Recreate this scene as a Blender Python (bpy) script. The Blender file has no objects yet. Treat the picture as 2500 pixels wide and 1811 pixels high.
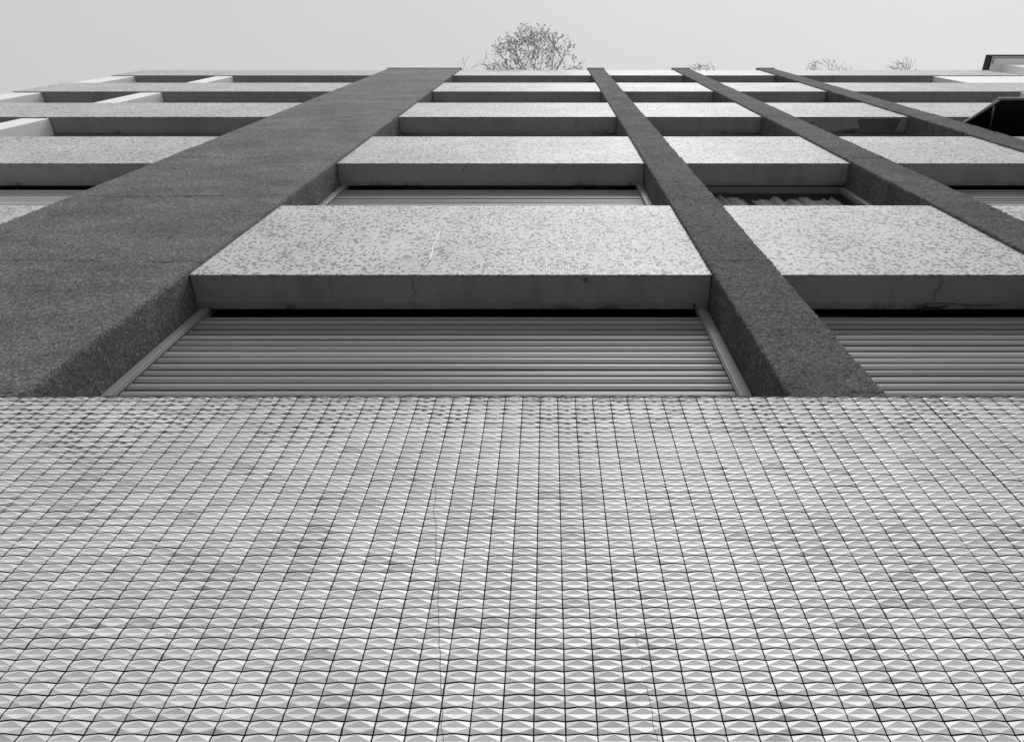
import bpy, math, random
import numpy as np
from mathutils import Vector, Matrix
R = math.radians
random.seed(7); rng = np.random.default_rng(7)
scene = bpy.context.scene
COL = scene.collection

# ------------------------------------------------------------------ camera
EYE = 1.6                                     # eye height above the ground
PITCH = math.degrees(math.acos(0.4708))       # looking up the facade
cam_d = bpy.data.cameras.new('camera'); cam = bpy.data.objects.new('camera', cam_d); COL.objects.link(cam)
cam.location = (0, 0, EYE); cam.rotation_euler = (R(90 + PITCH), 0, 0)
cam_d.sensor_width = 36; cam_d.lens = 1676 / 2500 * 36
cam_d.shift_x = -88 / 2500; cam_d.clip_start = 0.02; cam_d.clip_end = 3000
scene.camera = cam

# ------------------------------------------------------------------ light
SUN_EL, SUN_AZ = 58, 166
w = bpy.data.worlds.new("World"); scene.world = w; w.use_nodes = True
nt = w.node_tree; nt.nodes.clear()
sky = nt.nodes.new('ShaderNodeTexSky'); sky.sky_type = 'NISHITA'; sky.sun_disc = False
sky.sun_elevation = R(SUN_EL); sky.sun_rotation = R(SUN_AZ)
sky.air_density = 1.0; sky.dust_density = 6.0; sky.ozone_density = 1.0
bw = nt.nodes.new('ShaderNodeRGBToBW'); bg = nt.nodes.new('ShaderNodeBackground'); out = nt.nodes.new('ShaderNodeOutputWorld')
cl = nt.nodes.new('ShaderNodeMix'); cl.data_type = 'FLOAT'; cl.inputs[0].default_value = .85; cl.inputs[3].default_value = 5.4   # high even cloud over the sky
tcw = nt.nodes.new('ShaderNodeTexCoord'); nz = nt.nodes.new('ShaderNodeTexNoise'); nz.inputs['Scale'].default_value = 1.6; nz.inputs['Detail'].default_value = 4
sx = nt.nodes.new('ShaderNodeSeparateXYZ'); nt.links.new(tcw.outputs['Generated'], sx.inputs[0]); nt.links.new(tcw.outputs['Generated'], nz.inputs['Vector'])
ma = nt.nodes.new('ShaderNodeMath'); ma.operation = 'MULTIPLY_ADD'; ma.inputs[1].default_value = 1.0; ma.inputs[2].default_value = 5.15
mb = nt.nodes.new('ShaderNodeMath'); mb.operation = 'MULTIPLY_ADD'; mb.inputs[1].default_value = 1.0
nt.links.new(sx.outputs[0], ma.inputs[0]); nt.links.new(nz.outputs[0], mb.inputs[0]); nt.links.new(ma.outputs[0], mb.inputs[2]); nt.links.new(mb.outputs[0], cl.inputs[3])
nt.links.new(sky.outputs[0], bw.inputs[0]); nt.links.new(bw.outputs[0], cl.inputs[2]); nt.links.new(cl.outputs[0], bg.inputs[0]); nt.links.new(bg.outputs[0], out.inputs[0])
bg.inputs[1].default_value = 0.10
sl = bpy.data.lights.new('sun', 'SUN'); sl.energy = 1.5; sl.angle = R(24); sl.color = (1, 1, 1)
so = bpy.data.objects.new('sun', sl); COL.objects.link(so)
sd = Vector((math.sin(R(SUN_AZ)) * math.cos(R(SUN_EL)), math.cos(R(SUN_AZ)) * math.cos(R(SUN_EL)), math.sin(R(SUN_EL))))
so.rotation_euler = sd.to_track_quat('Z', 'Y').to_euler(); so.location = sd * 40
scene.view_settings.view_transform = 'Standard'; scene.view_settings.look = 'None'
scene.view_settings.exposure = 0.38; scene.view_settings.gamma = 1

# ------------------------------------------------------------------ helpers
def tag(o, label=None, cat=None, group=None, kind=None):
    if label: o['label'] = label
    if cat: o['category'] = cat
    if group: o['group'] = group
    if kind: o['kind'] = kind
    return o
def empty(name, loc=(0, 0, 0)):
    o = bpy.data.objects.new(name, None); COL.objects.link(o); o.location = loc; return o
class MB:
    def __init__(s): s.v = []; s.f = []; s.m = []
    def box(s, x0, x1, y0, y1, z0, z1, mi=0):
        b = len(s.v)
        s.v += [(x0,y0,z0),(x1,y0,z0),(x1,y1,z0),(x0,y1,z0),(x0,y0,z1),(x1,y0,z1),(x1,y1,z1),(x0,y1,z1)]
        for q in ((0,3,2,1),(4,5,6,7),(0,1,5,4),(1,2,6,5),(2,3,7,6),(3,0,4,7)):
            s.f.append(tuple(b + i for i in q)); s.m.append(mi)
    def prism_x(s, prof, x0, x1, mi=0):       # profile of (y,z) swept along x, open ended strip
        b = len(s.v); n = len(prof)
        for x in (x0, x1):
            s.v += [(x, p[0], p[1]) for p in prof]
        for i in range(n - 1):
            s.f.append((b+i, b+i+1, b+n+i+1, b+n+i)); s.m.append(mi)
    def poly(s, pts, mi=0):
        b = len(s.v); s.v += [tuple(p) for p in pts]; s.f.append(tuple(range(b, b+len(pts)))); s.m.append(mi)
    def plate(s, pts, z, t, mi=0):            # flat outline (x,y) at height z, thickness t downwards
        n = len(pts); b = len(s.v)
        s.v += [(p[0], p[1], z) for p in pts] + [(p[0], p[1], z - t) for p in pts]
        s.f.append(tuple(range(b, b+n))); s.m.append(mi)
        s.f.append(tuple(range(b+2*n-1, b+n-1, -1))); s.m.append(mi)
        for i in range(n):
            j = (i+1) % n; s.f.append((b+i, b+n+i, b+n+j, b+j)); s.m.append(mi)
    def tube(s, p0, p1, r0, r1, n=5, mi=0):
        p0 = Vector(p0); p1 = Vector(p1); d = (p1 - p0)
        if d.length < 1e-6: return
        d.normalize(); a = d.orthogonal().normalized(); c = d.cross(a); b = len(s.v)
        for p, r in ((p0, r0), (p1, r1)):
            for i in range(n):
                t = 2*math.pi*i/n; s.v.append(tuple(p + (a*math.cos(t) + c*math.sin(t))*r))
        for i in range(n):
            j = (i+1) % n; s.f.append((b+i, b+j, b+n+j, b+n+i)); s.m.append(mi)
        s.f.append(tuple(b+i for i in range(n-1, -1, -1))); s.m.append(mi)
        s.f.append(tuple(b+n+i for i in range(n))); s.m.append(mi)
    def build(s, name, mats, parent=None, smooth=False, bevel=0):
        me = bpy.data.meshes.new(name); me.from_pydata(s.v, [], s.f)
        if not isinstance(mats, (list, tuple)): mats = [mats]
        for m in mats: me.materials.append(m)
        me.polygons.foreach_set('material_index', s.m)
        if smooth: me.polygons.foreach_set('use_smooth', [True]*len(s.f))
        me.update()
        o = bpy.data.objects.new(name, me); COL.objects.link(o)
        if parent: o.parent = parent
        if bevel:
            bv = o.modifiers.new('bevel', 'BEVEL'); bv.width = bevel; bv.segments = 2; bv.limit_method = 'ANGLE'
        return o

class NG:                                    # tiny node-graph helper
    def __init__(s, name):
        s.mat = bpy.data.materials.new(name); s.mat.use_nodes = True; s.t = s.mat.node_tree
        s.p = s.t.nodes['Principled BSDF']; s.n = s.t.nodes; s.l = s.t.links
        s.tc = s.n.new('ShaderNodeTexCoord'); s.obj = s.tc.outputs['Object']
    def set(s, sock, v):
        if isinstance(v, bpy.types.NodeSocket): s.l.new(v, sock)
        elif isinstance(v, (int, float)) and sock.type in ('RGBA',): sock.default_value = (v, v, v, 1)
        elif isinstance(v, (int, float)) and sock.type == 'VECTOR': sock.default_value = (v, v, v)
        else: sock.default_value = v
    def math(s, op, a, b=None, c=None, clamp=False):
        n = s.n.new('ShaderNodeMath'); n.operation = op; n.use_clamp = clamp; s.set(n.inputs[0], a)
        if b is not None: s.set(n.inputs[1], b)
        if c is not None: s.set(n.inputs[2], c)
        return n.outputs[0]
    def vmul(s, v, vec):
        n = s.n.new('ShaderNodeVectorMath'); n.operation = 'MULTIPLY'; s.l.new(v, n.inputs[0]); n.inputs[1].default_value = vec; return n.outputs[0]
    def sep(s, v):
        n = s.n.new('ShaderNodeSeparateXYZ'); s.l.new(v, n.inputs[0]); return n.outputs
    def comb(s, x, y, z):
        n = s.n.new('ShaderNodeCombineXYZ')
        for i, q in enumerate((x, y, z)): s.set(n.inputs[i], q)
        return n.outputs[0]
    def noise(s, v, scale, detail=2, rough=.5, dist=0):
        n = s.n.new('ShaderNodeTexNoise'); s.l.new(v, n.inputs['Vector']); n.inputs['Scale'].default_value = scale
        n.inputs['Detail'].default_value = detail; n.inputs['Roughness'].default_value = rough; n.inputs['Distortion'].default_value = dist
        return n.outputs[0]
    def white(s, v):
        n = s.n.new('ShaderNodeTexWhiteNoise'); n.noise_dimensions = '3D'; s.l.new(v, n.inputs[0]); return n.outputs[0]
    def ramp(s, f, pts, interp='LINEAR'):
        n = s.n.new('ShaderNodeValToRGB'); s.l.new(f, n.inputs[0]); e = n.color_ramp.elements; n.color_ramp.interpolation = interp
        while len(e) < len(pts): e.new(.5)
        for el, (p, c) in zip(e, pts): el.position = p; el.color = (c, c, c, 1)
        return n.outputs[0]
    def step(s, v, a, b):                    # smoothstep 0..1
        n = s.n.new('ShaderNodeMapRange'); n.interpolation_type = 'SMOOTHSTEP'; s.set(n.inputs[0], v)
        n.inputs[1].default_value = a; n.inputs[2].default_value = b; return n.outputs[0]
    def mix(s, f, a, b):                     # scalar mix
        n = s.n.new('ShaderNodeMix'); n.data_type = 'FLOAT'; s.set(n.inputs[0], f); s.set(n.inputs[2], a); s.set(n.inputs[3], b); return n.outputs[0]
    def bump(s, h, strength=.5, dist=.01, prev=None):
        n = s.n.new('ShaderNodeBump'); n.inputs['Strength'].default_value = strength; n.inputs['Distance'].default_value = dist
        s.l.new(h, n.inputs['Height'])
        if prev: s.l.new(prev, n.inputs['Normal'])
        return n.outputs[0]
    def done(s, col, rough=.6, normal=None, spec=.5, metal=0):
        s.set(s.p.inputs['Base Color'], col); s.set(s.p.inputs['Roughness'], rough); s.p.inputs['Specular IOR Level'].default_value = spec
        s.p.inputs['Metallic'].default_value = metal
        if normal: s.l.new(normal, s.p.inputs['Normal'])
        return s.mat

# ------------------------------------------------------------------ dimensions (d = distance from the eye into the facade, h above the eye)
TW, TH, TX0 = 0.0521, 0.02403, -0.0234        # relief tile pitch, column phase
D_TILE, H_TILE = 1.045, 1.786
D_SP, D_PIL, D_SOF, D_SH = 1.277, 1.254, 1.479, 1.503
D_CORE = 1.66
PITCH_F, H0, SPH = 2.92, 3.488, 1.43          # storey pitch, first soffit, spandrel height
NF = 5
def sp_z(i): return EYE + H0 + PITCH_F*i, EYE + H0 + PITCH_F*i + (SPH if i < NF-1 else 1.25)
BAYS = {'Z': (-8.90, -3.55), 'A': (-1.925, .879), 'B': (1.238, 2.753), 'C': (3.13, 4.634), 'D': (5.003, 9.68)}
PILS = [(-3.55, -1.925), (.879, 1.238), (2.753, 3.13), (4.634, 5.003)]

# ------------------------------------------------------------------ materials
def mat_relief_tile():
    g = NG('glazed_relief_tile'); x, y, z = g.sep(g.obj)
    u = g.math('DIVIDE', g.math('SUBTRACT', x, TX0), TW); v = g.math('DIVIDE', g.math('SUBTRACT', EYE + H_TILE, z), TH)
    cell = g.comb(g.math('FLOOR', u), g.math('FLOOR', v), 3.3)
    r = g.white(cell)
    base = g.mix(r, .60, .74)
    odd = g.math('GREATER_THAN', g.white(g.comb(g.math('FLOOR', v), g.math('FLOOR', u), 9.1)), .965)
    base = g.math('MULTIPLY', base, g.mix(odd, 1, .80))
    cloud = g.noise(g.obj, 2.6, 3, .6)
    base = g.math('MULTIPLY', base, g.mix(g.step(cloud, .35, .65), .90, 1.04))
    fine = g.noise(g.obj, 140, 3, .6)
    base = g.math('MULTIPLY', base, g.mix(fine, .90, 1.08))
    # soot lodged in the hollows under the coping and, fainter, everywhere
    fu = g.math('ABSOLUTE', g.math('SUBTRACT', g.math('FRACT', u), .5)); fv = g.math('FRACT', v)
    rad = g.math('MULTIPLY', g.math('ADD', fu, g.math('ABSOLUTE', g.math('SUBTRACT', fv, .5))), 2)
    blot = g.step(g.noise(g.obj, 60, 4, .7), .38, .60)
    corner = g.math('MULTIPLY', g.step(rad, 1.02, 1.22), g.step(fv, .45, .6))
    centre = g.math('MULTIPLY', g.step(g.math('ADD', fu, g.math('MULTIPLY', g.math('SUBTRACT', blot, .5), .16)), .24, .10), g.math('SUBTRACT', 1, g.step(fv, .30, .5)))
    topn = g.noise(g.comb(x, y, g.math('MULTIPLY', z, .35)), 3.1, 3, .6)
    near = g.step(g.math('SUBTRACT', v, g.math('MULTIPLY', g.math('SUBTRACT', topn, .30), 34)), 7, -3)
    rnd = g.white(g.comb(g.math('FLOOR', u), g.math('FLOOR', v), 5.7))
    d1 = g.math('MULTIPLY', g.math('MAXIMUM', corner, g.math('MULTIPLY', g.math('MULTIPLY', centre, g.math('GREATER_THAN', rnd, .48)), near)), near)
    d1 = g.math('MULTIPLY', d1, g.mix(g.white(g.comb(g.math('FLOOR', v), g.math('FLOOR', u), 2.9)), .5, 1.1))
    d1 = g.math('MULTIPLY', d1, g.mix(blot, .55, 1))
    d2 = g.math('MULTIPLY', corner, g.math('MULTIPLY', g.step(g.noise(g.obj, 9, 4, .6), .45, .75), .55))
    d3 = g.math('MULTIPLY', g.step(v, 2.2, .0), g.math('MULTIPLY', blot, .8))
    specks = g.step(g.noise(g.obj, 90, 2, .5), .70, .76)
    d4 = g.math('MULTIPLY', specks, .5)
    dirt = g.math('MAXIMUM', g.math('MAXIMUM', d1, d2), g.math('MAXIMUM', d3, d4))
    # two hairline cracks wandering down the wall
    wob = g.math('MULTIPLY', g.math('SUBTRACT', g.noise(g.comb(0, 0, z), 9, 4, .6), .5), .032)
    zr = g.math('SUBTRACT', z, EYE + 1.04)
    c1 = g.math('ABSOLUTE', g.math('SUBTRACT', x, g.math('ADD', g.math('MULTIPLY', zr, -.167), g.math('ADD', wob, -.227))))
    c1 = g.math('MULTIPLY', g.step(c1, .0014, .0006), g.step(z, EYE + 1.42, EYE + 1.34))
    c2 = g.math('ABSOLUTE', g.math('SUBTRACT', x, g.math('ADD', g.math('MULTIPLY', zr, -.05), g.math('ADD', wob, .158))))
    c2 = g.math('MULTIPLY', g.step(c2, .0012, .0005), g.math('MULTIPLY', g.step(z, EYE + 1.06, EYE + 1.0), g.step(g.noise(g.obj, 20, 2), .4, .5)))
    dirt = g.math('MAXIMUM', dirt, g.math('MULTIPLY', g.math('MAXIMUM', c1, c2), .7))
    col = g.mix(dirt, base, .05)
    rough = g.mix(dirt, g.mix(fine, .36, .48), .8)
    nrm = g.bump(g.noise(g.obj, 220, 2, .5), .10, .002)
    return g.done(col, rough, nrm, .6)
def mat_grout():
    g = NG('dark_grout'); n = g.noise(g.obj, 90, 3)
    return g.done(g.ramp(n, [(.3, .008), (.7, .03)]), .9)
def mat_mosaic():
    g = NG('glass_mosaic'); x, y, z = g.sep(g.obj); P = .015
    u = g.math('DIVIDE', x, P); v = g.math('DIVIDE', z, P)
    cu = g.math('FLOOR', u); cv = g.math('FLOOR', v)
    off = g.math('MULTIPLY', g.white(g.comb(cu, 0, 1.5)), 1.0)      # columns slipped against each other
    v2 = g.math('ADD', v, off); cv2 = g.math('FLOOR', v2)
    r = g.white(g.comb(cu, cv2, 2.2))
    r2 = g.white(g.comb(g.math('FLOOR', g.math('DIVIDE', g.math('ADD', cu, g.math('MULTIPLY', g.white(g.comb(cv, 1, 1)), 3)), 3)), cv, 6.1))
    r3 = g.white(g.comb(cu, g.math('FLOOR', g.math('DIVIDE', g.math('ADD', cv2, g.math('MULTIPLY', g.white(g.comb(cu, 2, 2)), 3)), 3)), 8.8))
    r = g.math('MAXIMUM', r, g.math('MAXIMUM', g.math('MULTIPLY', g.math('GREATER_THAN', r2, .978), .97), g.math('MULTIPLY', g.math('GREATER_THAN', r3, .985), .97)))
    zone = g.noise(g.vmul(g.obj, (1, 1, 1.0)), 4.2, 2, .5)          # clusters of grey pieces
    thr = g.mix(g.step(zone, .25, .75), .88, .70)
    grey = g.math('GREATER_THAN', r, thr)
    tone = g.white(g.comb(cu, cv2, 7.9))
    light = g.mix(tone, .55, .65); dark = g.mix(tone, .21, .29)
    col = g.mix(grey, light, dark)
    fu = g.math('ABSOLUTE', g.math('SUBTRACT', g.math('FRACT', u), .5)); fv = g.math('ABSOLUTE', g.math('SUBTRACT', g.math('FRACT', v2), .5))
    ju = g.math('GREATER_THAN', fu, .43)
    jdark = g.step(g.noise(g.obj, 1.6, 2, .5), .42, .60)
    hj = g.math('MULTIPLY', g.math('GREATER_THAN', fv, .40), g.math('GREATER_THAN', g.white(g.comb(cu, cv2, 4.4)), .45))
    joint = g.math('MAXIMUM', g.math('MULTIPLY', ju, g.mix(jdark, .30, .90)), g.math('MULTIPLY', hj, .75))
    col = g.mix(joint, col, .26)
    lowj = g.noise(g.obj, .9, 3, .6)
    col = g.math('MULTIPLY', col, g.mix(g.step(lowj, .3, .7), .92, 1.05))
    rough = g.mix(joint, .48, .8)
    nrm = g.bump(g.math('SUBTRACT', 1, joint), .3, .001)
    return g.done(col, rough, nrm, .12)
def mat_stucco(name, k):
    g = NG(name)
    n1 = g.noise(g.obj, 85, 5, .8, .5); n2 = g.noise(g.obj, 320, 2, .6); big = g.noise(g.vmul(g.obj, (1, 1, 2.2)), 1.5, 5, .65)
    a = g.math('ADD', g.math('MULTIPLY', n1, .6), g.math('MULTIPLY', n2, .4))
    col = g.ramp(a, [(.34, .02), (.47, .11), (.55, .21), (.66, .70)])
    col = g.math('MULTIPLY', col, g.mix(g.step(big, .3, .7), .74*k, 1.16*k))
    z = g.sep(g.obj)[2]; wz = g.math('ADD', z, g.math('MULTIPLY', g.noise(g.vmul(g.obj, (1, 1, .2)), 3.0, 4, .6), .10))
    pz = g.math('ABSOLUTE', g.math('SUBTRACT', g.math('FRACT', g.math('DIVIDE', g.math('SUBTRACT', wz, 5.28 - .73), 1.46)), .5))
    seam = g.math('MULTIPLY', g.step(pz, .012, .003), g.step(g.noise(g.vmul(g.obj, (1, 1, .1)), 4, 3), .36, .56))   # day joints of the render
    col = g.math('MULTIPLY', col, g.mix(seam, 1, .45))
    nrm = g.bump(g.math('SUBTRACT', n1, g.math('MULTIPLY', seam, .5)), 1.0, .016); nrm = g.bump(n2, .8, .006, nrm)
    return g.done(col, .85, nrm, .3)
def mat_plaster(name, lo, hi, rough=.7, stain=True):
    g = NG(name); n = g.noise(g.obj, 1.3, 4, .6); m = g.noise(g.obj, 30, 4, .6)
    f = g.math('ADD', g.math('MULTIPLY', g.step(n, .3, .7), .7), g.math('MULTIPLY', m, .3))
    col = g.mix(f, lo, hi)
    if stain:
        s = g.step(g.noise(g.vmul(g.obj, (1, 6, 1)), 4, 4, .7), .64, .76)
        col = g.mix(g.math('MULTIPLY', s, .25), col, lo*.5)
        y = g.sep(g.obj)[1]                                            # soot creeping in from the window head
        b = g.math('MULTIPLY', g.step(y, D_SOF - .05, D_SOF), g.step(g.noise(g.vmul(g.obj, (1, .3, 1)), 5, 4, .7), .50, .68))
        b2 = g.math('MULTIPLY', g.step(g.noise(g.vmul(g.obj, (1, .25, 1)), 2.2, 5, .7), .52, .62), .18)
        col = g.mix(g.math('MAXIMUM', g.math('MULTIPLY', b, .8), b2), col, lo*.25)
    return g.done(col, rough, g.bump(m, .35, .006), .3)
def mat_plain(name, v, rough=.5, metal=0, var=.08, spec=.5, scale=12):
    g = NG(name); n = g.noise(g.obj, scale, 3, .6)
    return g.done(g.mix(n, v*(1-var), v*(1+var)), g.mix(n, rough*.85, rough*1.15), None, spec, metal)
def mat_slat(name, k):
    g = NG(name); x, y, z = g.sep(g.obj)
    n = g.noise(g.vmul(g.obj, (.6, 1, 14)), 4, 4, .6)
    r = g.white(g.comb(0, 0, g.math('FLOOR', g.math('DIVIDE', z, .064))))
    col = g.math('MULTIPLY', g.mix(n, .19*k, .26*k), g.mix(r, .66, 1.32))
    return g.done(col, g.mix(n, .42, .55), None, .35)
def mat_leaf():
    g = NG('leaf_green'); r = g.noise(g.obj, 9, 2)
    return g.done(g.mix(r, .34, .60), .6)
def mat_glass():
    g = NG('window_glass'); g.p.inputs['Transmission Weight'].default_value = 1; g.p.inputs['IOR'].default_value = 1.12
    return g.done(.9, .02)
M = dict(tile=mat_relief_tile(), grout=mat_grout(), mosaic=mat_mosaic(), stucco=mat_stucco('rough_cast_stucco', 1.32), stucco_dark=mat_stucco('coarse_dark_stucco', .88),
         soffit=mat_plaster('soffit_plaster', .26, .34), white=mat_plaster('white_render', .80, .86, .6, False),
         wall=mat_plaster('grey_wall_plaster', .12, .18), bare=mat_plaster('bare_concrete', .09, .16, .9),
         crack=mat_plain('crack_black', .02, .9), slat=mat_slat('shutter_slat_paint', 1), slat_pale=mat_slat('pale_shutter_paint', 1.9), guide=mat_plain('guide_metal', .24, .35, .0, .05),
         frame=mat_plain('frame_paint', .22, .4), glass=mat_glass(), dark=mat_plain('dark_room', .02, .9),
         awning=mat_plain('awning_cloth', .018, .9), pale=mat_plain('pale_metal', .5, .4), soot=mat_plaster('sooty_mortar', .012, .05, .9), ledge=mat_plaster('ledge_mortar', .08, .16, .9),
         bark=mat_plain('bark', .34, .9, 0, .3), leaf=mat_leaf(), curtain=mat_plain('curtain_cloth', .42, .9, 0, .1),
         pave=mat_plaster('road_concrete', .34, .42, .9), slab=mat_plaster('bounce_cut_slab', .09, .14, .9), roof=mat_plaster('roof_gravel', .2, .3, .9))

# ------------------------------------------------------------------ ground
g = MB(); S = 400
g.poly([(-S, -S, 0), (S, -S, 0), (S, S, 0), (-S, S, 0)]); tag(g.build('ground', M['pave']), kind='structure')
g = MB(); g.box(-60, 60, -4.5, D_TILE - .022, .004, .12); tag(g.build('added_dark_strip', M['slab']), kind='structure')  # unseen dark strip added to weaken ground bounce on the lowest soffits

# ------------------------------------------------------------------ the building
bld = empty('apartment_building', (0, D_SP, 0))
tag(bld, 'mosaic clad apartment block with dark rough pilasters above a relief tile ground floor', 'building')
bld.location = (0, 0, 0)

def grid_object(name, V, F, mats, MI=None, parent=bld, smooth=False):
    me = bpy.data.meshes.new(name); nv = len(V); nf = len(F); k = F.shape[1]
    me.vertices.add(nv); me.vertices.foreach_set('co', V.astype(np.float32).ravel())
    me.loops.add(nf*k); me.loops.foreach_set('vertex_index', F.astype(np.int32).ravel())
    me.polygons.add(nf); me.polygons.foreach_set('loop_start', np.arange(0, nf*k, k, dtype=np.int32))
    me.polygons.foreach_set('loop_total', np.full(nf, k, dtype=np.int32))
    for m in mats: me.materials.append(m)
    if MI is not None: me.polygons.foreach_set('material_index', MI.astype(np.int32))
    me.polygons.foreach_set('use_smooth', np.full(nf, smooth))
    me.update(calc_edges=True); me.validate()
    o = bpy.data.objects.new(name, me); COL.objects.link(o); o.parent = parent; return o

# relief tiles: raised at the middle of every edge, hollow in the middle and at the corners
def tiled_wall():
    c0, c1 = int(math.floor((-8.9 - TX0)/TW)), int(math.floor((9.68 - TX0)/TW)); nr = 84
    C, Rr = np.meshgrid(np.arange(c0, c1), np.arange(nr), indexing='ij'); C = C.ravel(); Rr = Rr.ravel(); n = len(C)
    cx = TX0 + (C + .5)*TW + rng.normal(0, .0002, n); cz = EYE + H_TILE - (Rr + .5)*TH + rng.normal(0, .00015, n)
    g_ = .00125
    hw0 = np.full(n, TW/2 - g_); hw1 = hw0.copy(); hh = np.full(n, TH/2 - g_)
    hw1[C == 21] -= .0011; hw0[C == 22] -= .0007                      # movement joint
    hw1[C == -6] -= .0004
    hh = hh - np.abs(rng.normal(0, .00012, n))
    tx = rng.normal(0, .008, n); tz = rng.normal(0, .012, n); dy = rng.normal(0, .0002, n)
    a, sm, cn, sg = .0043, .0021, .0015, .0042
    P = [(-1,-1,0),(0,-1,a),(1,-1,0),(1,0,sm),(1,1,0),(0,1,a),(-1,1,0),(-1,0,sm),(0,0,cn)]
    V = np.zeros((n, 17, 3))
    for i, (px, pz, pr) in enumerate(P):
        hx = np.where(px < 0, hw0, hw1)
        X = px*hx; Z = pz*hh
        V[:, i, 0] = cx + X; V[:, i, 2] = cz + Z; V[:, i, 1] = D_TILE - pr + dy + X*tx + Z*tz
        if i < 8:
            V[:, 9+i, 0] = cx + X*1.0; V[:, 9+i, 2] = cz + Z; V[:, 9+i, 1] = D_TILE + sg
    tri = [(7,0,1),(1,2,3),(3,4,5),(5,6,7),(7,1,8),(1,3,8),(3,5,8),(5,7,8)]
    q = []
    for i in range(8):
        j = (i+1) % 8; q += [(i, 9+i, 9+j), (i, 9+j, j)]
    F0 = np.array(tri + q); b = (np.arange(n)*17)[:, None, None]
    F = (F0[None] + b).reshape(-1, 3)
    MI = np.tile(np.array([0]*8 + [1]*16), n)
    return grid_object('relief_tile_wall', V.reshape(-1, 3), F, [M['tile'], M['grout']], MI)
tw = tiled_wall()
gb = MB(); gb.box(-8.9, 9.68, D_TILE + .0024, D_TILE + .05, EYE + H_TILE - 84*TH, EYE + H_TILE - .001); gb.build('grout_bed', M['grout'], tw)
pb = MB(); pb.box(-8.9, 9.68, D_TILE - .02, D_TILE + .05, 0, EYE + H_TILE - 84*TH - .002); pb.build('plinth', M['ledge'], bld)
# ragged mortar coping on top
nx = 1800; xs = np.linspace(-8.9, 9.68, nx)
yf = D_TILE - .002 + .0022*np.abs(rng.normal(0, 1, nx)); zt = EYE + H_TILE + .014 + .002*rng.random(nx)
V = np.zeros((nx, 4, 3)); V[:, :, 0] = xs[:, None]
V[:, 0, 1] = D_TILE + .03; V[:, 0, 2] = EYE + H_TILE; V[:, 1, 1] = yf; V[:, 1, 2] = EYE + H_TILE + .0005
V[:, 2, 1] = yf + .002; V[:, 2, 2] = zt; V[:, 3, 1] = D_CORE; V[:, 3, 2] = zt + .01
F = []
for i in range(nx-1):
    for k in range(3): F.append((4*i+k, 4*i+4+k, 4*i+5+k, 4*i+1+k))
grid_object('wall_ledge', V.reshape(-1, 3), np.array(F), [M['soot']])

core = MB(); core.box(-8.9, 9.68, D_CORE, 11, 0, EYE + 16.0); core.build('main_wall', M['wall'], bld)
rf = MB(); rf.box(-8.9, 9.68, D_SOF + .002, 11, EYE + 16.003, EYE + 16.06); rf.build('roof', M['roof'], bld)
lw = MB(); lw.box(-8.9, 9.68, D_TILE + .052, D_CORE - .002, 0, EYE + H_TILE - .01); lw.build('lower_wall', M['wall'], bld)

# pilasters: rough-cast columns with the day-joints of the plasterer
def pilaster(x0, x1, mat, k, st=.018)  :
    st = st; z0 = EYE + H_TILE + .004; z1 = EYE + 16.58
    dep = D_CORE - D_PIL
    path = []
    nd = int(dep/st); nw = max(4, int((x1-x0)/st))
    for i in range(nd): path.append((x0, D_CORE - dep*i/nd, -1, 0))
    for i in range(nw): path.append((x0 + (x1-x0)*i/nw, D_PIL, 0, -1))
    for i in range(nd+1): path.append((x1, D_PIL + dep*i/nd, 1, 0))
    path = np.array(path); m = len(path)
    path[nd, 2:] = (-.7, -.7); path[nd+nw, 2:] = (.7, -.7)
    nz = int((z1-z0)/st); zs = np.linspace(z0, z1, nz)
    D = rng.normal(0, .0018*k, (nz, m))
    L = rng.normal(0, 1, (nz//12+3, m//6+3))
    zi = np.arange(nz)/12; xi = np.arange(m)/6; a = zi.astype(int); b = xi.astype(int); fa = (zi-a)[:, None]; fb = (xi-b)[None]
    low = (L[a][:, b]*(1-fa)*(1-fb) + L[a+1][:, b]*fa*(1-fb) + L[a][:, b+1]*(1-fa)*fb + L[a+1][:, b+1]*fa*fb)
    D += low*.0016*k
    for hj in (3.63, 5.08, 6.54, 8.0, 9.42, 11.1, 12.4, 13.9):
        amp = .007 + .004*rng.random(); w = hj + EYE + .02*np.cumsum(rng.normal(0, .35, m))/3
        t = (w[None] - zs[:, None])
        D += amp*np.where(t > 0, np.exp(-np.clip(t, 0, 9)/.055), np.where(t > -.022, -.8, 0))*(.25 + .75*np.interp(np.arange(m), np.arange(0, m+9, 7), rng.random(len(np.arange(0, m+9, 7))))[None])
    V = np.zeros((nz, m, 3))
    V[:, :, 0] = path[None, :, 0] + D*path[None, :, 2]; V[:, :, 1] = path[None, :, 1] + D*path[None, :, 3]; V[:, :, 2] = zs[:, None]
    e = np.array([nd, nd+nw])
    for k in e:                                                       # chipped, slightly rounded arrises
        V[:, k, 1] += .004; V[:, k, 0] += (.004 if k == nd else -.004)
    I, J = np.meshgrid(np.arange(nz-1), np.arange(m-1), indexing='ij'); I = I.ravel(); J = J.ravel()
    F = np.stack([I*m+J, I*m+J+1, (I+1)*m+J+1, (I+1)*m+J], 1)
    o = grid_object('pilaster', V.reshape(-1, 3), F, [mat], smooth=True)
    c = MB(); c.box(x0 - .012, x1 + .012, D_PIL - .012, D_CORE, z1 - .002, z1 + .03); c.build('capping', M['ledge'], o)
    return o
P1 = pilaster(*PILS[0], M['stucco'], 1.0); P1['label'] = 'broad rough dark pilaster'
for p in PILS[1:]: pilaster(*p, M['stucco_dark'], 1.15, .013)

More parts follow.
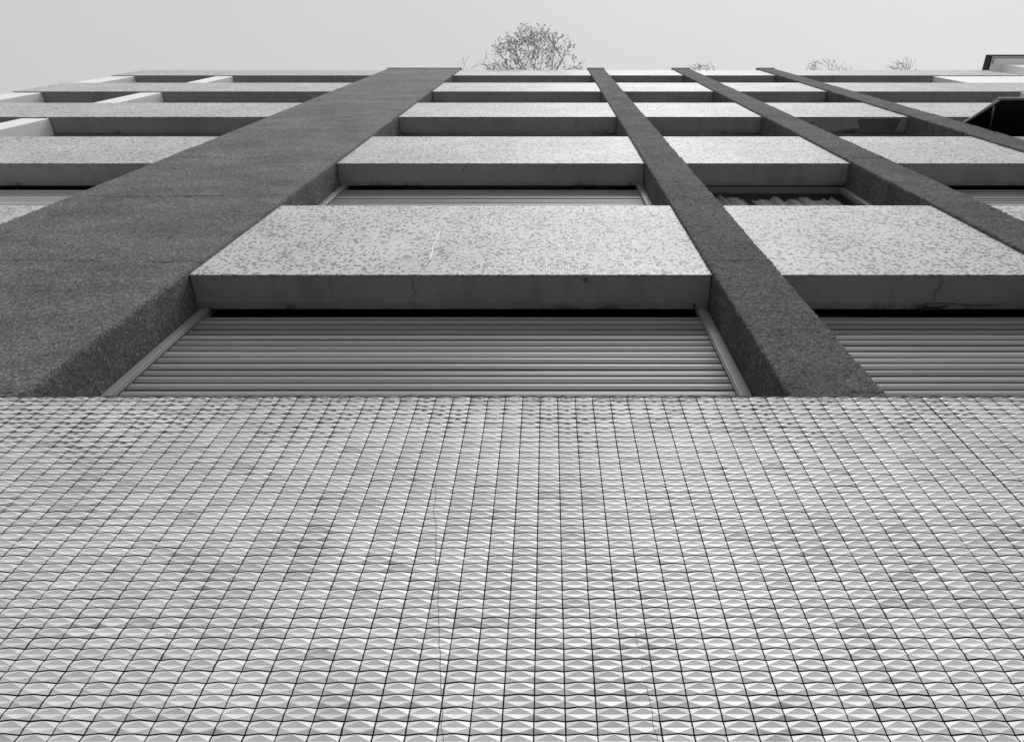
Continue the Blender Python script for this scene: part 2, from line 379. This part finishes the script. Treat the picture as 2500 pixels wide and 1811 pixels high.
# spandrels with soffits
def ribbon(mb, pts, z, wd, mi=0):
    for (a, b) in zip(pts[:-1], pts[1:]):
        a = Vector((a[0], a[1])); b = Vector((b[0], b[1])); d = (b-a).normalized(); n = Vector((-d.y, d.x))*wd/2
        mb.plate([tuple(a-n), tuple(b-n), tuple(b+n), tuple(a+n)], z, .0015, mi)
def crack_line(x, y0, y1, seed, j=.02):
    rr = random.Random(seed); n = 9; p = []; cx = x
    for i in range(n): cx += rr.uniform(-j, j); p.append((cx, y0 + (y1-y0)*i/(n-1)))
    return p
CR = {('A', 0): [(-.73, 1, .55), (.18, 2, .12)], ('A', 1): [(-.74, 3, .25), (.1, 4, .3)], ('A', 2): [(.0, 5, .8)], ('A', 3): [(-.7, 6, 1), (.1, 7, 1)],
      ('B', 0): [(2.12, 8, .8)], ('B', 1): [(1.9, 9, .5)], ('B', 2): [(1.95, 10, 1)], ('B', 3): [(2.0, 11, 1)], ('C', 4): [(3.7, 12, 1)], ('D', 4): [(5.6, 13, 1), (6.7, 14, 1)], ('Z', 3): [(-4.4, 15, 1)]}
for b, (x0, x1) in BAYS.items():
    for i in range(NF):
        z0, z1 = sp_z(i)
        m = MB(); m.box(x0 + (0 if b == 'Z' else .001), x1 - .001, D_SP, D_SP + .006, z0 - .001, z1)
        if (b, i) == ('A', 0):                                         # mastic smear and the hairline crack under it
            def vstrip(pts, wd, mi):
                for (xa_, za_), (xb_, zb2) in zip(pts[:-1], pts[1:]):
                    m.poly([(xa_-wd, D_SP-.0012, EYE+za_), (xb_-wd, D_SP-.0012, EYE+zb2), (xb_+wd, D_SP-.0012, EYE+zb2), (xa_+wd, D_SP-.0012, EYE+za_)], mi)
            vstrip([(-.690, 4.28), (-.684, 4.12), (-.688, 3.98), (-.676, 3.86), (-.668, 3.72)], .0035, 1)
            vstrip([(-.668, 3.72), (-.672, 3.62), (-.690, 3.56), (-.700, 3.489)], .0012, 2)
        sp = m.build('spandrel', [M['mosaic'], M['white'], M['crack']], bld)
        s = MB(); e = 0 if b in 'Z' else .004
        # soffit plaster box, gently uneven underside
        nX = max(6, int((x1-x0)/.06)); ys = [D_SP + .0065, D_SP+.06, D_SP+.11, D_SP+.16, D_SOF]
        xsn = [x0+e + (x1-x0-2*e)*k/nX for k in range(nX+1)]; base = len(s.v); rr = random.Random(hash((ord(b), i)))
        for yy in ys:
            for xx in xsn: s.v.append((xx, yy, z0 + rr.uniform(0, .0025) + (.006 if yy == D_SOF else 0)))
        for q in range(len(ys)-1):
            for k in range(nX):
                a0 = base + q*(nX+1) + k; s.f.append((a0, a0+nX+1, a0+nX+2, a0+1)); s.m.append(0)
        s.box(x0+e, x1-e, D_SP + .0065, D_SOF + .001, z0 + .01, z1 - .004)
        for (cx, sd_, fr) in CR.get((b, i), []):
            ribbon(s, crack_line(cx, D_SP + .02, D_SP + .02 + .18*fr, sd_), z0 - .0005, .0016, 1)
        if (b, i) == ('B', 0):                                         # plaster breaking off at the back edge
            s.plate([(1.97, 1.478), (2.03, 1.47), (2.07, 1.455), (2.10, 1.462), (2.16, 1.458), (2.2, 1.452), (2.17, 1.466), (2.14, 1.48)], z0 - .0006, .002, 1)
            ribbon(s, [(2.0, 1.46), (2.08, 1.445), (2.16, 1.44), (2.26, 1.45), (2.36, 1.455), (2.44, 1.45)], z0 - .0005, .003, 1)
        if (b, i) == ('C', 2):                                         # the large bare patch
            s.plate([(3.66, 1.479), (3.74, 1.46), (3.84, 1.43), (3.93, 1.42), (4.04, 1.42), (4.02, 1.37), (3.99, 1.33), (4.0, 1.30), (4.56, 1.30), (4.53, 1.36), (4.52, 1.42), (4.50, 1.479)], z0 - .0008, .002, 2)
            ribbon(s, [(3.24, 1.40), (3.3, 1.385), (3.34, 1.37), (3.4, 1.36), (3.44, 1.345)], z0 - .0008, .012, 1)
        so_ = s.build('soffit', [M['soffit'], M['crack'], M['bare']], sp, smooth=False)
        if (b, i) == ('C', 2): so_['label'] = 'soffit with a large patch of fallen plaster'
# little pipe ends poking out of the soffits
def pipe_end(x, y, z, r=.006, par=None):
    m = MB(); n = 14; b = 0
    for rr_, zz in ((r, z-.010), (r*.6, z-.010), (r*.6, z+.01), (r, z+.01)):
        for k in range(n): t = 2*math.pi*k/n; m.v.append((x + rr_*math.cos(t), y + rr_*math.sin(t), zz))
    for a_, b_ in ((0, 1), (1, 2), (3, 0)):
        for k in range(n): m.f.append((a_*n+k, a_*n+(k+1) % n, b_*n+(k+1) % n, b_*n+k)); m.m.append(0)
    return m.build('drain_pipe', M['dark'], bld)
pipe_end(.80, 1.452, sp_z(0)[0]); pipe_end(.76, 1.455, sp_z(1)[0]); pipe_end(.75, 1.455, sp_z(2)[0]); pipe_end(6.6, 1.44, sp_z(3)[0])

# white piers between the end-bay windows
PIERS = [(-8.90, -8.42), (-6.776, -6.418), (7.85, 9.68)]
for i in range(NF):
    zb = EYE + H_TILE + .02 if i == 0 else sp_z(i-1)[1] + .001
    for (x0, x1) in PIERS:
        m = MB(); m.box(x0 + .002, x1 - .002, 1.293, D_CORE - .001, zb, sp_z(i)[0] - .003); m.build('pier', M['white'], bld, bevel=.006)

# roller shutters
def shutter(x0, x1, zb, zt, seed, tilt, mat):
    rr = random.Random(seed); pitch = .064; m = MB(); n = int((zt-zb)/pitch)+2
    for k in range(n):
        z = zb + k*pitch; t = rr.gauss(0, tilt); o = rr.uniform(-.001, .001); y = D_SH + o
        sag = rr.uniform(-.0018, .0018)
        prof = [(y+.006, z), (y-.0030, z+.0006), (y-.0042, z+.0035), (y-.0036, z+.0075), (y+.0005, z+.0080), (y+.0004, z+.0100),
                (y-.0030, z+.0135), (y-.0052+t*.5, z+.026), (y-.0048+t, z+.040), (y-.0015+t, z+.051), (y+.004+t, z+.0585), (y+.011, z+.0622)]
        nx_ = 10; b = len(m.v); L = len(prof)
        for q in range(nx_+1):
            f = q/nx_; bow = sag*math.sin(math.pi*f)
            for (py, pz) in prof:
                roll = .10*max(0, (pz - (zt - .12 - .13))/.25)**2      # the curtain bends back towards its roller box
                m.v.append((x0 + .012 + (x1-x0-.024)*f, py + bow + roll, pz))
        for q in range(nx_):
            for p in range(L-1):
                a = b + q*L + p; m.f.append((a, a+L, a+L+1, a+1)); m.m.append(0)
    o = m.build('roller_shutter', mat, bld, smooth=True)
    md = o.modifiers.new('sharp', 'EDGE_SPLIT'); md.split_angle = R(35)
    for sgn, xe in ((1, x0), (-1, x1)):
        g_ = MB()
        def bx(a, c, y0, y1, z0_, z1_):
            lo, hi = sorted((xe + sgn*a, xe + sgn*c)); g_.box(lo, hi, y0, y1, z0_, z1_)
        bx(.003, .018, D_SH - .024, D_SH + .02, zb, zt - .01)           # wall flange
        bx(.0185, .056, D_SH - .030, D_SH + .02, zb, zt - .004)          # channel
        bx(.0565, .061, D_SH - .022, D_SH - .010, zb, zt - .006)         # lip
        g_.build('guide_rail', M['guide'], o, bevel=.0025)
    return o
def win_z(i):
    zb = EYE + H_TILE + .02 if i == 0 else sp_z(i-1)[1] - .25
    return zb, sp_z(i)[0]
def window(x0, x1, i, back=True):
    zb, zt = win_z(i); f = MB(); w_ = .05; yf0, yf1 = 1.498, 1.55
    if i: zb = sp_z(i-1)[1] - .02
    f.box(x0+.003, x0+w_, yf0, yf1, zb, zt + .03); f.box(x1-w_, x1-.003, yf0, yf1, zb, zt + .03)
    f.box(x0+w_, x1-w_, yf0+.002, yf1, zt - .030, zt + .03); f.box(x0+w_, x1-w_, yf0+.002, yf1, zb, zb+w_)
    f.box(x0+w_, x1-w_, yf0-.012, yf0+.0015, zt - .034, zt - .026)
    mid = (x0+x1)/2; f.box(mid-.035, mid+.035, yf0+.004, yf1, zb+w_, zt-.045) if (x1-x0) > 1.2 and not (i == 1) else None
    o = f.build('window', M['frame'], bld, bevel=.002)
    p = MB(); p.box(x0+w_-.005, x1-w_+.005, 1.525, 1.529, zb+w_-.005, zt-.04); p.build('pane', M['glass'], o)
    return o
def sub(bay):
    x0, x1 = BAYS[bay]
    return {'Z': [(-8.42, -6.776), (-6.418, -3.55)], 'D': [(5.003, 7.85)]}.get(bay, [(x0, x1)])
SH = {('Z', 0): .0006, ('A', 0): .0028, ('B', 0): .0005, ('C', 0): .0006, ('D', 0): .0006, ('Z', 1): .0004, ('A', 1): .0008, ('C', 1): .0004, ('D', 1): .0004}
for b in BAYS:
    for i in range(NF):
        for n_, (x0, x1) in enumerate(sub(b)):
            if (b, i) in SH: zb, zt = win_z(i); shutter(x0, x1, zb, zt + .12, hash((ord(b), i, n_)), SH[(b, i)], M['slat_pale' if b == 'Z' else 'slat'])
            else: window(x0, x1, i)
# curtains behind the one open pane
def curtain(x0, x1, zb, zt, seed):
    rr = random.Random(seed); m = MB(); n = 160; ph = rr.random()*6
    top = []; bot = []
    for k in range(n+1):
        x = x0 + (x1-x0)*k/n; wv = math.sin(x*46+ph) + .4*math.sin(x*97+1.3)
        top.append((x, 1.565 + .012*wv, zt - .05 + .05*math.sin(x*23+ph+.8) + .02*math.sin(x*61)))
        bot.append((x, 1.565 + .018*wv, zb))
    m.v = top + bot
    for k in range(n): m.f.append((k, k+1, n+2+k, n+1+k)); m.m.append(0)
    o = m.build('curtain', M['curtain'], None, smooth=True)
    sol = o.modifiers.new('t', 'SOLIDIFY'); sol.thickness = .002
    return o
zc = sp_z(0)[1]
tag(curtain(1.30, 1.78, zc - .02, zc + 1.42, 3), 'left half of pleated pale curtains behind the dark open first floor window', 'curtain', 'curtains in the unshuttered window')
tag(curtain(1.84, 2.60, zc - .02, zc + 1.37, 5), 'right half, wider, of pleated pale curtains behind the dark open first floor window', 'curtain', 'curtains in the unshuttered window')

# drop-arm awning under the third soffit of the right end bay
aw = MB(); ya, za, yb, zb_ = 1.50, EYE + 9.213, .948, EYE + 8.275; xa, xb = 5.108, 7.82
aw.poly([(xa, ya, za), (xb, ya, za), (xb, yb, zb_), (xa, yb, zb_)])
ao = aw.build('awning', M['awning'], bld); sol = ao.modifiers.new('t', 'SOLIDIFY'); sol.thickness = .006
rm = MB(); rm.tube((xa - .015, ya, za), (xa - .015, yb, zb_), .017, .017, 8); rm.build('side_rim', M['pale'], ao, smooth=True)
rm = MB(); rm.tube((xa - .03, yb - .008, zb_ - .002), (xb, yb - .008, zb_ - .002), .016, .016, 8); rm.build('front_bar', M['guide'], ao, smooth=True)
rm = MB(); rm.tube((5.50, 1.371, EYE + 8.994 - .035), (5.125, 1.036, EYE + 8.425 - .035), .010, .010, 8); rm.build('arm', M['pale'], ao, smooth=True)

# ------------------------------------------------------------------ neighbour beyond the right corner
nb = empty('neighbouring_building'); tag(nb, 'white neighbouring house beyond the right corner with projecting dark rimmed roof slab', 'building')
m = MB(); m.box(9.95, 15, 1.16, 11, 0, EYE + 16.43); m.build('wall', M['white'], nb)
m = MB(); m.box(9.69, 9.948, 1.33, 11, 0, EYE + 16.43); m.build('side_wall', M['white'], nb)
m = MB(); m.box(9.69, 15, 1.0, 11, EYE + 16.433, EYE + 16.60); rs = m.build('roof_slab', M['white'], nb)
m = MB(); m.box(9.65, 15, .978, .998, EYE + 16.42, EYE + 16.62); m.box(9.65, 9.688, .9985, 1.30, EYE + 16.42, EYE + 16.62); m.build('edge_trim', M['dark'], rs)
m = MB(); m.box(9.72, 15, 1.02, 1.035, EYE + 16.415, EYE + 16.4325); m.box(9.72, 9.735, 1.036, 1.15, EYE + 16.415, EYE + 16.4325); m.build('soffit_batten', M['frame'], rs)

# ------------------------------------------------------------------ plants on the roof terrace
def tree(name, cx, cy, cz, rad, base, stems, seed, leafn, label, cat, grp=None, depth=4, leaf=.03, r0=.03, zs=1.0, prune=0):
    rr = random.Random(seed); t = MB(); lf = MB()
    root = empty(name, (cx, cy + rad*.2, base)); ox, oy, oz = root.location
    C = Vector((cx, cy, cz)); B = Vector((cx, cy + rad*.2, base))
    def leafq(p):
        a = Vector((rr.gauss(0, 1), rr.gauss(0, 1), rr.gauss(0, 1))).normalized(); b = a.orthogonal().normalized()
        L = leaf*rr.uniform(.6, 1.2); W = L*.38; c = len(lf.v)
        lf.v += [tuple(p - root.location), tuple(p + a*L*.5 + b*W - root.location), tuple(p + a*L - root.location), tuple(p + a*L*.5 - b*W - root.location)]
        lf.f.append((c, c+1, c+2, c+3)); lf.m.append(0)
    def grow(p, d, L, r, lev):
        n = 3
        for k in range(n):
            d = (d + Vector((rr.gauss(0, .16), rr.gauss(0, .16), rr.gauss(0, .13)))).normalized(); q = p + d*L/n
            r2 = max(r*.84, .0036)
            dv = q - C; dv.z = max(0, dv.z)
            if dv.length > rad*(.92 + .16*math.sin(q.x*9.1 + q.z*7.3)**2):
                t.tube(p - root.location, p + d*L/n*.3 - root.location, r, r2*.5, 4); return
            t.tube(p - root.location, q - root.location, r, r2, 4 if lev > 1 else 6); p = q; r = r2
            if lev >= 2 and rr.random() < .6:
                for _ in range(leafn): leafq(p - d*L/n*rr.random())
            if lev < depth and k >= 0:
                a = d.orthogonal().normalized(); a.rotate(Matrix.Rotation(rr.uniform(0, 6.28), 3, d))
                if lev >= 2 and rr.random() < prune: continue
                grow(p, (d + a*rr.uniform(.55, 1.0)).normalized(), L*rr.uniform(.6, .8), r*.6, lev+1)
        if lev < depth: grow(p, (d + Vector((rr.gauss(0, .3), rr.gauss(0, .3), rr.gauss(0, .2)))).normalized(), L*.7, r*.75, lev+1)
    for s_ in range(stems):
        az = 2*math.pi*s_/stems + rr.uniform(-.3, .3)
        d = Vector((math.cos(az)*.75, math.sin(az)*.75 - .15, zs*rr.uniform(.7, 1.1))).normalized()
        grow(B + Vector((math.cos(az), math.sin(az), 0))*r0*1.5, d, (cz + rad*.6 - base)*.62, r0, 0)
    t.build('trunk', M['bark'], root); lf.build('crown', M['leaf'], root)
    return tag(root, label, cat, grp)
RT = EYE + 16.06
tree('roof_tree', -.31, 1.62, EYE + 17.72, 1.20, RT, 9, 14, 1, 'sparse leafy roof terrace tree rising over the parapet near the middle', 'tree', leaf=.06, r0=.020, depth=5, prune=.26)
tree('roof_shrub', 6.25, 1.62, EYE + 16.86, .56, RT, 7, 21, 1, 'wider thin shrub right of the last pilaster, its twigs over the parapet', 'shrub', 'shrubs on the roof terrace', 3, .04, .010)
tree('roof_shrub', 8.05, 1.62, EYE + 16.86, .54, RT, 7, 31, 1, 'small shrub on the roof nearest the right end of the parapet', 'shrub', 'shrubs on the roof terrace', 3, .04, .007)
tree('roof_shrub', 3.42, 1.60, EYE + 16.72, .46, RT, 6, 41, 1, 'tiny shrub tips over the parapet between the second and third narrow pilasters', 'shrub', 'shrubs on the roof terrace', 3, .035, .008)
tree('roof_shrub', -1.75, 1.60, EYE + 16.75, .62, RT, 3, 51, 0, 'single bare twig over the parapet beside the broad pilaster', 'shrub', 'shrubs on the roof terrace', 2, .03, .008)
